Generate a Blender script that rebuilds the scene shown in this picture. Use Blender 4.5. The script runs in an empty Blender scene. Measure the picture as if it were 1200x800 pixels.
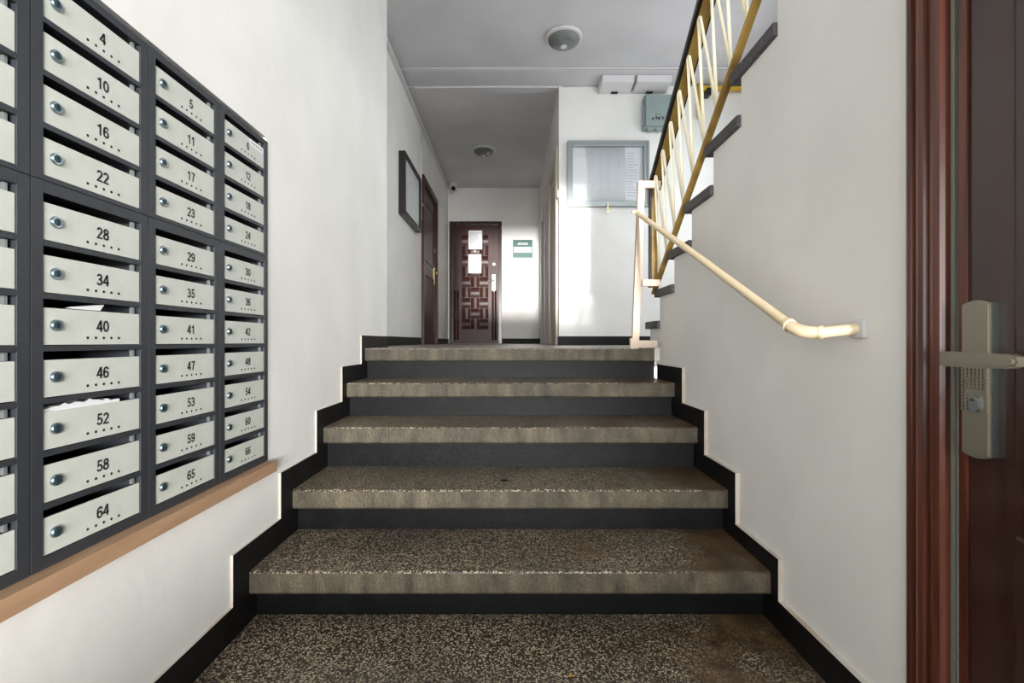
import bpy, bmesh, math, random
from mathutils import Vector, Matrix
random.seed(7)
C = bpy.context.scene.collection
sc = bpy.context.scene
H = 0.862                       # eye height above the lower floor; z values below are given relative to the eye line
PI = math.pi

# ------------------------------------------------------------------ camera, light, exposure
cam_d = bpy.data.cameras.new('camera')
cam_d.sensor_width = 36.0
cam_d.lens = 17.01
cam_d.clip_start = 0.02
cam = bpy.data.objects.new('camera', cam_d)
cam.location = (0, 0, H)
cam.rotation_euler = (PI / 2, 0, 0)
C.objects.link(cam)
sc.camera = cam

world = bpy.data.worlds.new('world')
sc.world = world
world.use_nodes = True
world.node_tree.nodes['Background'].inputs[0].default_value = (0.97, 0.98, 1.0, 1)
world.node_tree.nodes['Background'].inputs[1].default_value = 2.9


def lamp(name, kind, loc, direction, energy, color=(1, 1, 1), size=None, angle=None):
    d = bpy.data.lights.new(name, kind)
    d.energy = energy
    d.color = color
    if kind == 'AREA':
        d.shape = 'RECTANGLE'
        d.size, d.size_y = size
    if angle is not None:
        d.angle = angle
    o = bpy.data.objects.new(name, d)
    o.location = (loc[0], loc[1], loc[2] + H)
    o.rotation_euler = Vector(direction).to_track_quat('-Z', 'Y').to_euler()
    C.objects.link(o)
    return o


# low light thrown in through the glazed entrance behind the camera
lamp('low_sun', 'SUN', (0, -4, 1), (-0.004, 1, 0.08), 2.6, (1.0, 0.98, 0.95), angle=math.radians(2.6))
# sunlit street in front of the entrance
lamp('street_daylight', 'AREA', (1.9, -6.2, 0.35), (-0.3, 1, 0.0), 640, (1.0, 0.985, 0.96), size=(3.6, 0.7))
# the entrance opening lets the sky light in (portal only, gives no light of its own)
po_ = lamp('entrance_portal', 'AREA', (0.045, -1.59, 0.32), (0, 1, 0), 1, size=(1.49, 1.30))
po_.data.cycles.is_portal = True
# window on the half landing of the upper flight
lamp('stairwell_daylight', 'AREA', (1.6, 0.62, 2.1), (0, 1, 0.1), 16, (0.86, 0.93, 1.0), size=(1.1, 1.0))
# window of the landing, round the corner to the right
lamp('landing_daylight', 'AREA', (2.2, 3.8, 1.2), (-1, 0.1, 0), 9, (0.92, 0.96, 1.0), size=(1.2, 1.4))

vs = sc.view_settings
vs.view_transform = 'Standard'
vs.look = 'None'
vs.gamma = 1.0
vs.exposure = 1.07
vs.use_curve_mapping = False
sc.cycles.diffuse_bounces = 6
sc.cycles.max_bounces = 12


# ------------------------------------------------------------------ materials
def srgb(r, g, b):
    f = lambda c: (c / 255 / 12.92) if c / 255 <= 0.04045 else ((c / 255 + 0.055) / 1.055) ** 2.4
    return (f(r), f(g), f(b), 1)


def material(name, col, rough=0.5, metal=0.0, col2=None, scale=8.0, detail=4, stretch=(1, 1, 1), bump=0.0,
             bump_scale=60.0, spread=(0.35, 0.65), coat=0.0, spec=0.5):
    m = bpy.data.materials.new(name)
    m.use_nodes = True
    nt = m.node_tree
    b = nt.nodes['Principled BSDF']
    b.inputs['Base Color'].default_value = col
    b.inputs['Roughness'].default_value = rough
    b.inputs['Metallic'].default_value = metal
    b.inputs['Specular IOR Level'].default_value = spec
    if coat:
        b.inputs['Coat Weight'].default_value = coat
        b.inputs['Coat Roughness'].default_value = 0.12
    tc = nt.nodes.new('ShaderNodeTexCoord')
    mp = nt.nodes.new('ShaderNodeMapping')
    mp.inputs['Scale'].default_value = stretch
    nt.links.new(tc.outputs['Object'], mp.inputs[0])
    if col2 is not None:
        n = nt.nodes.new('ShaderNodeTexNoise')
        n.inputs['Scale'].default_value = scale
        n.inputs['Detail'].default_value = detail
        nt.links.new(mp.outputs[0], n.inputs['Vector'])
        r = nt.nodes.new('ShaderNodeValToRGB')
        r.color_ramp.elements[0].position = spread[0]
        r.color_ramp.elements[1].position = spread[1]
        r.color_ramp.elements[0].color = col
        r.color_ramp.elements[1].color = col2
        nt.links.new(n.outputs['Fac'], r.inputs[0])
        nt.links.new(r.outputs[0], b.inputs['Base Color'])
    if bump:
        n2 = nt.nodes.new('ShaderNodeTexNoise')
        n2.inputs['Scale'].default_value = bump_scale
        n2.inputs['Detail'].default_value = 3
        nt.links.new(mp.outputs[0], n2.inputs['Vector'])
        bp = nt.nodes.new('ShaderNodeBump')
        bp.inputs['Strength'].default_value = bump
        bp.inputs['Distance'].default_value = 0.01
        nt.links.new(n2.outputs['Fac'], bp.inputs['Height'])
        nt.links.new(bp.outputs[0], b.inputs['Normal'])
    return m


def terrazzo(name, base, mid, chip, stain, rough=0.38, stain_side=True):
    m = bpy.data.materials.new(name)
    m.use_nodes = True
    nt = m.node_tree
    L = nt.links.new
    b = nt.nodes['Principled BSDF']
    b.inputs['Roughness'].default_value = rough
    tc = nt.nodes.new('ShaderNodeTexCoord')
    v = nt.nodes.new('ShaderNodeTexVoronoi')
    v.inputs['Scale'].default_value = 270
    L(tc.outputs['Object'], v.inputs['Vector'])
    sep = nt.nodes.new('ShaderNodeSeparateColor')
    L(v.outputs['Color'], sep.inputs[0])
    r = nt.nodes.new('ShaderNodeValToRGB')
    e = r.color_ramp.elements
    e[0].position, e[0].color = 0.34, base
    e[1].position, e[1].color = 0.86, chip
    k = e.new(0.64)
    k.color = mid
    L(sep.outputs['Red'], r.inputs[0])
    # worn brown stains, mostly towards the wall on the door side
    n = nt.nodes.new('ShaderNodeTexNoise')
    n.inputs['Scale'].default_value = 3.2
    n.inputs['Detail'].default_value = 6
    n.inputs['Roughness'].default_value = 0.62
    L(tc.outputs['Object'], n.inputs['Vector'])
    sx = nt.nodes.new('ShaderNodeSeparateXYZ')
    L(tc.outputs['Object'], sx.inputs[0])
    mr = nt.nodes.new('ShaderNodeMapRange')
    mr.inputs['From Min'].default_value = 0.05
    mr.inputs['From Max'].default_value = 0.7
    mr.inputs['To Min'].default_value = -0.16
    mr.inputs['To Max'].default_value = 0.11 if stain_side else -0.1
    L(sx.outputs['X'], mr.inputs[0])
    ad = nt.nodes.new('ShaderNodeMath')
    L(n.outputs['Fac'], ad.inputs[0])
    L(mr.outputs[0], ad.inputs[1])
    r2 = nt.nodes.new('ShaderNodeValToRGB')
    r2.color_ramp.elements[0].position = 0.47
    r2.color_ramp.elements[1].position = 0.62
    r2.color_ramp.elements[0].color = (0, 0, 0, 1)
    r2.color_ramp.elements[1].color = (0.88, 0.88, 0.88, 1)
    L(ad.outputs[0], r2.inputs[0])
    n3 = nt.nodes.new('ShaderNodeTexNoise')
    n3.inputs['Scale'].default_value = 11
    n3.inputs['Detail'].default_value = 5
    L(tc.outputs['Object'], n3.inputs['Vector'])
    r3 = nt.nodes.new('ShaderNodeValToRGB')
    r3.color_ramp.elements[0].position = 0.38
    r3.color_ramp.elements[1].position = 0.66
    r3.color_ramp.elements[0].color = (stain[0] * 0.35, stain[1] * 0.33, stain[2] * 0.32, 1)
    r3.color_ramp.elements[1].color = stain
    L(n3.outputs['Fac'], r3.inputs[0])
    mx = nt.nodes.new('ShaderNodeMix')
    mx.data_type = 'RGBA'
    L(r2.outputs[0], mx.inputs['Factor'])
    L(r.outputs[0], mx.inputs['A'])
    L(r3.outputs[0], mx.inputs['B'])
    # broad dirt
    n4 = nt.nodes.new('ShaderNodeTexNoise')
    n4.inputs['Scale'].default_value = 2.6
    n4.inputs['Detail'].default_value = 3
    L(tc.outputs['Object'], n4.inputs['Vector'])
    mr4 = nt.nodes.new('ShaderNodeMapRange')
    mr4.inputs['From Min'].default_value = 0.35
    mr4.inputs['From Max'].default_value = 0.65
    mr4.inputs['To Min'].default_value = 0.7
    mr4.inputs['To Max'].default_value = 1.1
    L(n4.outputs['Fac'], mr4.inputs[0])
    mx2 = nt.nodes.new('ShaderNodeMix')
    mx2.data_type = 'RGBA'
    mx2.blend_type = 'MULTIPLY'
    mx2.inputs['Factor'].default_value = 1
    L(mx.outputs['Result'], mx2.inputs['A'])
    L(mr4.outputs[0], mx2.inputs['B'])
    L(mx2.outputs['Result'], b.inputs['Base Color'])
    bp = nt.nodes.new('ShaderNodeBump')
    bp.inputs['Strength'].default_value = 0.25
    bp.inputs['Distance'].default_value = 0.002
    L(v.outputs['Distance'], bp.inputs['Height'])
    L(bp.outputs[0], b.inputs['Normal'])
    return m


M = {}
M['wall'] = material('plaster_white', srgb(236, 235, 231), 0.75, col2=srgb(228, 227, 223), scale=2.5, bump=0.12, bump_scale=25)
M['ceiling'] = material('ceiling_paint', srgb(208, 207, 209), 0.85, col2=srgb(198, 197, 199), scale=2, bump=0.08, bump_scale=30)
M['terrazzo'] = terrazzo('terrazzo', srgb(50, 42, 34), srgb(88, 77, 63), srgb(196, 183, 158), srgb(104, 80, 54), rough=0.33)
M['terrazzo_landing'] = terrazzo('terrazzo_landing', srgb(92, 84, 76), srgb(126, 116, 106), srgb(190, 180, 165), srgb(110, 90, 70), stain_side=False)
M['nosing'] = material('nosing_concrete', srgb(58, 52, 43), 0.6, col2=srgb(112, 103, 84), scale=16, detail=10, stretch=(1.3, 1, 0.4), bump=0.3, bump_scale=120, spread=(0.25, 0.72))
_nt = M['nosing'].node_tree
_ramp = [n for n in _nt.nodes if n.type == 'VALTORGB'][0]
_tc = [n for n in _nt.nodes if n.type == 'TEX_COORD'][0]
_vo = _nt.nodes.new('ShaderNodeTexVoronoi')
_vo.inputs['Scale'].default_value = 260
_nt.links.new(_tc.outputs['Object'], _vo.inputs['Vector'])
_se = _nt.nodes.new('ShaderNodeSeparateColor')
_nt.links.new(_vo.outputs['Color'], _se.inputs[0])
_mr = _nt.nodes.new('ShaderNodeMapRange')
_mr.inputs['To Min'].default_value = 0.72
_mr.inputs['To Max'].default_value = 1.25
_nt.links.new(_se.outputs['Red'], _mr.inputs[0])
_bl = _nt.nodes.new('ShaderNodeTexNoise')
_bl.inputs['Scale'].default_value = 4.5
_bl.inputs['Detail'].default_value = 5
_nt.links.new(_tc.outputs['Object'], _bl.inputs['Vector'])
_m1 = _nt.nodes.new('ShaderNodeMapRange')
_m1.inputs['From Min'].default_value = 0.3
_m1.inputs['From Max'].default_value = 0.7
_m1.inputs['To Min'].default_value = 0.7
_m1.inputs['To Max'].default_value = 1.2
_nt.links.new(_bl.outputs['Fac'], _m1.inputs[0])
_mu = _nt.nodes.new('ShaderNodeMath')
_mu.operation = 'MULTIPLY'
_nt.links.new(_mr.outputs[0], _mu.inputs[0])
_nt.links.new(_m1.outputs[0], _mu.inputs[1])
_mc = _nt.nodes.new('ShaderNodeMix')
_mc.data_type = 'RGBA'
_mc.blend_type = 'MULTIPLY'
_mc.inputs['Factor'].default_value = 1
_nt.links.new(_ramp.outputs[0], _mc.inputs['A'])
_nt.links.new(_mu.outputs[0], _mc.inputs['B'])
_nt.links.new(_mc.outputs['Result'], _nt.nodes['Principled BSDF'].inputs['Base Color'])
M['black'] = material('black_paint', srgb(8, 9, 10), 0.5, col2=srgb(22, 24, 27), scale=14, detail=6, spread=(0.5, 0.8), bump=0.1, bump_scale=60, spec=0.25)
M['skirt_dark'] = material('skirting_dark', srgb(12, 11, 11), 0.55, spec=0.25, col2=srgb(22, 21, 21), scale=10, bump=0.1)
M['skirt_edge'] = material('skirting_edge_paint', srgb(206, 200, 190), 0.75, col2=srgb(182, 166, 148), scale=6, spread=(0.45, 0.75))
M['anthracite'] = material('anthracite_steel', srgb(50, 53, 58), 0.45, col2=srgb(46, 49, 54), scale=40, bump=0.05, bump_scale=400)
M['slot'] = material('slot_dark', srgb(12, 12, 13), 0.8)
M['box_door'] = material('pale_grey_steel', srgb(200, 203, 195), 0.5, col2=srgb(194, 197, 189), scale=30, bump=0.03, bump_scale=500)
M['print'] = material('black_print', srgb(30, 30, 32), 0.6)
M['hole'] = material('vent_hole_dark', srgb(18, 18, 18), 0.8)
M['chrome'] = material('lock_chrome', srgb(165, 178, 184), 0.28, metal=1.0)
M['lock_core'] = material('lock_core', srgb(44, 72, 82), 0.45, metal=0.3)
M['batten'] = material('tan_wood', srgb(176, 142, 112), 0.6, col2=srgb(164, 130, 100), scale=6, stretch=(8, 1, 8), bump=0.1)
M['paper'] = material('paper_white', srgb(228, 228, 230), 0.8)
M['grey_print'] = material('grey_print', srgb(140, 142, 146), 0.8)
M['wood_red'] = material('red_brown_wood', srgb(96, 48, 32), 0.28, col2=srgb(66, 30, 20), scale=5, stretch=(14, 14, 0.6), detail=5, coat=0.15)
M['wood_dark'] = material('dark_door_veneer', srgb(58, 34, 28), 0.22, col2=srgb(40, 22, 18), scale=4, stretch=(12, 12, 0.5), detail=5, coat=0.35)
M['wood_end'] = material('end_door_veneer', srgb(66, 32, 24), 0.38, col2=srgb(48, 22, 16), scale=5, stretch=(14, 14, 0.6), spec=0.3)
M['gasket'] = material('rubber_gasket', srgb(110, 112, 100), 0.4)
M['nickel'] = material('satin_nickel', srgb(150, 144, 130), 0.36, metal=0.75)
M['nickel_dark'] = material('nickel_edge', srgb(150, 162, 156), 0.25, metal=0.9)
M['cream'] = material('cream_paint', srgb(222, 204, 172), 0.45, col2=srgb(202, 178, 138), scale=9, spread=(0.55, 0.8), bump=0.1, bump_scale=80)
M['cream_pale'] = material('pale_cream_paint', srgb(226, 210, 190), 0.45, col2=srgb(216, 192, 170), scale=5, bump=0.05)
M['gold'] = material('ochre_paint', srgb(182, 148, 78), 0.4, col2=srgb(124, 96, 52), scale=7, spread=(0.42, 0.68), bump=0.15, bump_scale=50)
M['rod'] = material('baluster_cream', srgb(240, 230, 200), 0.4)
M['pvc'] = material('handrail_black_vinyl', srgb(20, 17, 15), 0.35)
M['step_end'] = material('dark_terrazzo_edge', srgb(70, 68, 70), 0.6, col2=srgb(88, 85, 86), scale=60, bump=0.3, bump_scale=90)
M['alu'] = material('grey_aluminium', srgb(142, 148, 148), 0.35, metal=0.5)
M['black_frame'] = material('black_frame', srgb(26, 23, 23), 0.35)
M['board_pale'] = material('board_pale', srgb(216, 220, 223), 0.6)
M['rib'] = material('reflection_rib_print', srgb(226, 229, 232), 0.4)  # pale tone of the ribs imitating reflections, also of printed lines
M['glass'] = bpy.data.materials.new('pane_glass')
M['glass'].use_nodes = True
_nt = M['glass'].node_tree
_nt.nodes.remove(_nt.nodes['Principled BSDF'])
_tr, _gl, _mx = _nt.nodes.new('ShaderNodeBsdfTransparent'), _nt.nodes.new('ShaderNodeBsdfGlossy'), _nt.nodes.new('ShaderNodeMixShader')
_gl.inputs['Roughness'].default_value = 0.03
_mx.inputs[0].default_value = 0.07
_nt.links.new(_tr.outputs[0], _mx.inputs[1])
_nt.links.new(_gl.outputs[0], _mx.inputs[2])
_nt.links.new(_mx.outputs[0], _nt.nodes['Material Output'].inputs[0])
M['plastic_white'] = material('white_plastic', srgb(214, 212, 212), 0.45)
M['box_green'] = material('grey_green_metal', srgb(142, 158, 154), 0.5, col2=srgb(134, 150, 146), scale=8)
M['yellow'] = material('gas_pipe_yellow', srgb(206, 166, 38), 0.45)
M['dome'] = material('dome_glass', srgb(120, 124, 121), 0.25, col2=srgb(98, 105, 102), scale=10)
M['sign_green'] = material('sign_green', srgb(14, 86, 78), 0.4, col2=srgb(24, 98, 88), scale=6)
M['beige'] = material('beige_door_paint', srgb(206, 196, 180), 0.5)
M['leaf'] = material('dry_leaf', srgb(196, 158, 60), 0.7)
M['brass'] = material('brass', srgb(200, 178, 120), 0.3, metal=0.8)


# ------------------------------------------------------------------ mesh helpers
def V(x, y, z):
    return Vector((x, y, z + H))


def box(bm, x0, x1, y0, y1, z0, z1, mi=0, bev=0.0, off=H):
    c = Vector(((x0 + x1) / 2, (y0 + y1) / 2, (z0 + z1) / 2 + off))
    r = bmesh.ops.create_cube(bm, size=1, matrix=Matrix.Translation(c) @ Matrix.Diagonal((abs(x1 - x0), abs(y1 - y0), abs(z1 - z0), 1)))
    vs_ = r['verts']
    fs = set(f for v in vs_ for f in v.link_faces)
    for f in fs:
        f.material_index = mi
    if bev:
        es = list(set(e for v in vs_ for e in v.link_edges))
        rr = bmesh.ops.bevel(bm, geom=es, offset=bev, segments=2, affect='EDGES', profile=0.7)
        for f in rr['faces']:
            f.material_index = mi
    return bm


def prism(bm, pts, axis, a0, a1, mi_cap=0, mi_side=0, off=H):
    """polygon pts extruded along axis. axis 'x': pts are (y,z); axis 'y': pts are (x,z); axis 'z': pts are (x,y)"""
    def P(p, a):
        if axis == 'x':
            return (a, p[0], p[1] + off)
        if axis == 'y':
            return (p[0], a, p[1] + off)
        return (p[0], p[1], a + off)
    A = [bm.verts.new(P(p, a0)) for p in pts]
    B = [bm.verts.new(P(p, a1)) for p in pts]
    n = len(pts)
    f = [bm.faces.new(A), bm.faces.new(B[::-1])]
    for q in f:
        q.material_index = mi_cap
    for i in range(n):
        s = bm.faces.new((A[i], B[i], B[(i + 1) % n], A[(i + 1) % n]))
        s.material_index = mi_side
    bmesh.ops.recalc_face_normals(bm, faces=bm.faces)
    return bm


def tube(bm, pts, r, n=10, mi=0, cap=True, smooth=True):
    pts = [Vector(p) for p in pts]
    rings = []
    up = None
    for i, p in enumerate(pts):
        if i == 0:
            t = pts[1] - p
        elif i == len(pts) - 1:
            t = p - pts[i - 1]
        else:
            t = (pts[i + 1] - p).normalized() + (p - pts[i - 1]).normalized()
        t.normalize()
        if up is None:
            up = Vector((1, 0, 0)) if abs(t.x) < 0.9 else Vector((0, 0, 1))
        up = (up - t * up.dot(t)).normalized()
        s = t.cross(up)
        rings.append([bm.verts.new(p + (up * math.cos(2 * PI * k / n) + s * math.sin(2 * PI * k / n)) * r) for k in range(n)])
    for a, b in zip(rings, rings[1:]):
        for k in range(n):
            f = bm.faces.new((a[k], a[(k + 1) % n], b[(k + 1) % n], b[k]))
            f.material_index = mi
            f.smooth = smooth
    if cap:
        for q in (rings[0][::-1], rings[-1]):
            f = bm.faces.new(q)
            f.material_index = mi
    bmesh.ops.recalc_face_normals(bm, faces=bm.faces)
    return bm


def lathe(bm, prof, centre, axis='z', n=32, mi=0, flip=1):
    """prof: (radius, offset) pairs turned about an axis through centre"""
    rings = []
    for r, a in prof:
        ring = []
        for k in range(n):
            u, w = r * math.cos(2 * PI * k / n), r * math.sin(2 * PI * k / n)
            if axis == 'z':
                d = Vector((u, w, a))
            elif axis == 'x':
                d = Vector((a, u, w))
            else:
                d = Vector((u, a, w))
            ring.append(bm.verts.new(Vector(centre) + d))
        rings.append(ring)
    for a, b in zip(rings, rings[1:]):
        for k in range(n):
            f = bm.faces.new((a[k], a[(k + 1) % n], b[(k + 1) % n], b[k]))
            f.smooth = True
            f.material_index = mi
    for q in (rings[0], rings[-1]):
        f = bm.faces.new(q)
        f.material_index = mi
    bmesh.ops.recalc_face_normals(bm, faces=bm.faces)
    return bm


def new():
    return bmesh.new()


def mesh_of(name, bm, mats):
    for e in bm.edges:
        if len(e.link_faces) == 2 and e.calc_face_angle(0) > 0.6:
            e.smooth = False
    me = bpy.data.meshes.new(name)
    bm.to_mesh(me)
    bm.free()
    for m in (mats if isinstance(mats, (list, tuple)) else [mats]):
        me.materials.append(m)
    return me


def place(name, me, parent=None, loc=None):
    """link mesh data; a mesh built in world coordinates keeps its place under a moved parent"""
    o = bpy.data.objects.new(name, me)
    C.objects.link(o)
    if parent is not None:
        o.parent = parent
        if loc is None:
            o.matrix_parent_inverse = WORLD[parent.name].inverted()
        else:
            o.location = loc
    elif loc is not None:
        o.location = loc
    WORLD[o.name] = Matrix.Identity(4) if parent is None or loc is None else Matrix.Translation(Vector(loc)) if parent is None else WORLD[parent.name] @ Matrix.Translation(Vector(loc))
    return o


WORLD = {}


def obj(name, bm, mats, parent=None):
    return place(name, mesh_of(name, bm, mats), parent)


def tag(o, label, cat, group=None, kind=None):
    o['label'] = label
    o['category'] = cat
    if group:
        o['group'] = group
    if kind:
        o['kind'] = kind
    return o


def thing(name, label, cat, loc, group=None):
    o = bpy.data.objects.new(name, None)
    o.empty_display_size = 0.1
    o.location = loc
    C.objects.link(o)
    WORLD[o.name] = Matrix.Translation(Vector(loc))
    return tag(o, label, cat, group)


def struct(name, bm, mats, label, parent=None):
    o = obj(name, bm, mats, parent)
    o['kind'] = 'structure'
    o['label'] = label
    return o


def struct_root(name, label, loc):
    o = bpy.data.objects.new(name, None)
    o.empty_display_size = 0.1
    o.location = loc
    C.objects.link(o)
    WORLD[o.name] = Matrix.Translation(Vector(loc))
    o['kind'] = 'structure'
    o['label'] = label
    return o


def arc(cx, cy, rx, ry, a0, a1, n=12):
    return [(cx + rx * math.cos(math.radians(a0 + (a1 - a0) * k / n)), cy + ry * math.sin(math.radians(a0 + (a1 - a0) * k / n))) for k in range(n + 1)]


T = 0.165
DIG = {
    '0': [arc(0.28, 0.5, 0.205, 0.425, 90, 450, 24)],
    '1': [[(0.34, 0.0), (0.34, 1.0)], [(0.36, 0.93), (0.24, 0.80), (0.08, 0.72)]],
    '2': [arc(0.28, 0.70, 0.19, 0.225, 170, -30, 12) + [(0.08, 0.075), (0.54, 0.075)]],
    '3': [arc(0.26, 0.72, 0.18, 0.205, 165, -90, 12) + arc(0.26, 0.285, 0.205, 0.215, 90, -165, 14)],
    '4': [[(0.54, 0.29), (0.05, 0.29), (0.38, 0.97)], [(0.40, 0.0), (0.40, 1.0)]],
    '5': [[(0.50, 0.93), (0.17, 0.93), (0.12, 0.50)] + arc(0.265, 0.325, 0.215, 0.25, 125, -160, 14)],
    '6': [arc(0.28, 0.32, 0.20, 0.25, 90, 450, 18), arc(0.30, 0.52, 0.225, 0.41, 35, 205, 12)],
    '7': [[(0.04, 0.925), (0.50, 0.925), (0.34, 0.60), (0.24, 0.0)]],
    '8': [arc(0.28, 0.735, 0.165, 0.19, 90, 450, 16), arc(0.28, 0.285, 0.205, 0.215, 90, 450, 18)],
    '9': [arc(0.28, 0.68, 0.20, 0.25, 90, 450, 18), arc(0.26, 0.48, 0.225, 0.41, 215, 385, 12)],
}


def digits_mesh(body, size, mat):
    """bold sans numerals drawn as flat strokes, lying in the y-z plane and facing +x"""
    bm = bmesh.new()
    adv = 0.60
    w = adv * len(body) - 0.04
    for q, ch in enumerate(body):
        for path in DIG[ch]:
            n = len(path)
            left, right = [], []
            closed = (Vector(path[0]) - Vector(path[-1])).length < 1e-4
            for k in range(n):
                p = Vector(path[k])
                a = Vector(path[k - 1]) if k else (Vector(path[-2]) if closed else None)
                b = Vector(path[k + 1]) if k < n - 1 else (Vector(path[1]) if closed else None)
                d1 = (p - a).normalized() if a is not None else (b - p).normalized()
                d2 = (b - p).normalized() if b is not None else d1
                n1, n2 = Vector((-d1.y, d1.x)), Vector((-d2.y, d2.x))
                m = (n1 + n2).normalized()
                m = m / max(0.55, m.dot(n1))
                for lst, sgn in ((left, 1), (right, -1)):
                    c = p + m * (T / 2 * sgn)
                    lst.append(bm.verts.new((0.0003, (q * adv + c.x - w / 2) * size * 1.1, (c.y - 0.5) * size)))
            for k in range(n - 1):
                bm.faces.new((right[k], right[k + 1], left[k + 1], left[k]))
    return mesh_of('numerals', bm, mat)


# ------------------------------------------------------------------ dimensions (metres, z relative to the eye)
XL, XR = -0.806, 0.794          # faces of the stepped skirtings = ends of the steps
WL, WR = -0.814, 0.809          # wall planes
NOSE_Y = [1.485, 1.778, 2.070, 2.362, 2.651]
NOSE_Z = [-0.706, -0.545, -0.366, -0.202, -0.037]
FLOOR = -H
LAND = NOSE_Z[4]
CEIL = 2.57
YF, YB = 8.1, 4.83              # far end wall, wall with the aluminium case
CX = -1.07                      # left wall of the corridor
RX = 0.468                      # right wall of the corridor

# ------------------------------------------------------------------ setting
bm = new(); box(bm, -1.2, 1.0, -1.7, NOSE_Y[0] + 0.16, FLOOR - 0.12, FLOOR)
struct('floor', bm, M['terrazzo'], 'dark speckled terrazzo floor at the foot of the stairs')

bm = new()
box(bm, -1.25, 2.4, NOSE_Y[4] + 0.35, YF + 0.15, LAND - 0.12, LAND)
struct('landing_floor', bm, M['terrazzo_landing'], 'worn grey terrazzo floor of the upper landing and corridor')

# left wall with the niche that takes the letter boxes
NY0, NY1, NZ0, NZ1 = 0.535, 1.604, -0.393, 0.675
bm = new()
box(bm, -1.25, WL, -1.7, NY0, FLOOR - 0.1, 3.0)
box(bm, -1.25, WL, NY1, 3.15, FLOOR - 0.1, 3.0)
box(bm, -1.25, WL, NY0, NY1, FLOOR - 0.1, NZ0)
box(bm, -1.25, WL, NY0, NY1, NZ1, 3.0)
box(bm, -1.25, -1.13, NY0, NY1, NZ0, NZ1)
struct('wall_left', bm, M['wall'], 'white plastered wall that carries the letter boxes')

bm = new(); box(bm, -1.25, CX, 3.15, 5.72, LAND - 0.1, CEIL)
box(bm, -1.25, CX, 6.82, YF, LAND - 0.1, CEIL)
box(bm, -1.25, CX, 5.72, 6.82, 1.98, CEIL)
box(bm, -1.25, -1.2, 5.72, 6.82, LAND - 0.1, 1.98)
struct('wall_corridor_left', bm, M['wall'], 'white corridor wall with the black-framed case and the side door')

bm = new(); box(bm, -1.25, 2.4, YF, YF + 0.15, LAND - 0.1, CEIL)
struct('wall_far', bm, M['wall'], 'white end wall of the corridor with the brown door')

bm = new(); box(bm, RX, 2.4, YB, YB + 0.12, LAND - 0.1, CEIL)
struct('wall_front', bm, M['wall'], 'white landing wall that carries the aluminium display case')

bm = new()
box(bm, RX, RX + 0.12, YB + 0.12, 4.95, LAND - 0.1, CEIL)
box(bm, RX, RX + 0.12, 4.95, 5.98, 2.0, CEIL)
box(bm, RX, RX + 0.12, 5.98, 6.75, LAND - 0.1, CEIL)
box(bm, RX, RX + 0.12, 6.75, 7.65, 1.95, CEIL)
box(bm, RX, RX + 0.12, 7.65, YF, LAND - 0.1, CEIL)
struct('wall_corridor_right', bm, M['wall'], 'white corridor wall with two pale doors')

# upper flight geometry
UN = [2.89] + [2.94 - 0.2345 * i for i in range(1, 10)]      # nose of each tread (stair climbs back towards the entrance)
UZ = [0.115 + 0.1715 * i for i in range(10)]                 # tread tops
UT = 0.042
pts = [(-1.7, FLOOR - 0.1)]
pts += [(NOSE_Y[0] + 0.1, FLOOR - 0.1), (2.655, FLOOR - 0.1), (2.655, LAND - 0.12), (UN[0] - 0.06, LAND - 0.0)]
for i in range(10):
    r = UN[i] - 0.06
    pts.append((r, UZ[i] - UT))
    nxt = (UN[i + 1] - 0.06) if i < 9 else 0.70
    pts.append((nxt, UZ[i] - UT))
pts += [(0.70, 3.0), (-1.7, 3.0)]
clean = []
for p in pts:
    if not clean or (abs(p[0] - clean[-1][0]) > 1e-6 or abs(p[1] - clean[-1][1]) > 1e-6):
        clean.append(p)
# the doorway in this wall is cut by building the wall in two pieces
DY0, DY1, DZ1 = -0.06, 0.90, 1.32
up = [(DY1, FLOOR - 0.1)] + [p for p in clean if p[0] > DY1] + [(DY1, UZ[8] - UT if False else None)]
stair = [p for p in clean if p[0] > DY1]
zend = [p for p in clean if p[0] > DY1][-1][1]
poly_a = [(DY1, FLOOR - 0.1)] + stair + [(DY1, zend)]
bm = new()
prism(bm, poly_a, 'x', WR, WR + 0.11)
box(bm, 0.7805, WR, NOSE_Y[4] + 0.001, UN[0] - 0.06, LAND - 0.068, LAND + 0.006)
box(bm, WR, WR + 0.11, 0.70, DY1, DZ1, zend)
box(bm, WR, WR + 0.11, -1.7, 0.70, DZ1, 3.0)
box(bm, WR, WR + 0.11, -1.7, DY0, FLOOR - 0.1, DZ1)
box(bm, WR + 0.11, 2.4, 0.45, 0.55, FLOOR, 3.0)  # unseen cross wall, added to close the stairwell against sky light
struct('wall_right', bm, M['wall'], 'white wall under the upper flight with a stepped top edge')

bm = new(); box(bm, 2.3, 2.4, 0.45, YF, LAND - 0.1, 3.0)
struct('wall_stairwell', bm, M['wall'], 'white outer wall of the stairwell behind the railing')

bm = new()
box(bm, -1.25, WR + 0.11, -1.7, YF + 0.15, CEIL, CEIL + 0.15)
box(bm, WR + 0.11, 2.4, 1.75, YF + 0.15, CEIL, CEIL + 0.15)
box(bm, WR + 0.11, 2.4, -1.7, 1.75, 3.0, 3.15)  # unseen stairwell roof, added with its upstand to keep sky light out
box(bm, WR + 0.11, 2.4, 1.70, 1.75, CEIL, 3.0)
struct('ceiling', bm, M['ceiling'], 'pale grey painted ceiling over stairs and landing')

bm = new(); box(bm, CX, 2.3, 4.55, YB, CEIL - 0.022, CEIL, bev=0.006)
struct('trim_1', bm, M['ceiling'], 'shallow ceiling beam in front of the corridor')
bm = new(); box(bm, CX, RX, YB + 0.002, 4.96, CEIL - 0.03, CEIL, bev=0.006)
struct('trim_2', bm, M['ceiling'], 'narrow plaster strip across the corridor ceiling')

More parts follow.
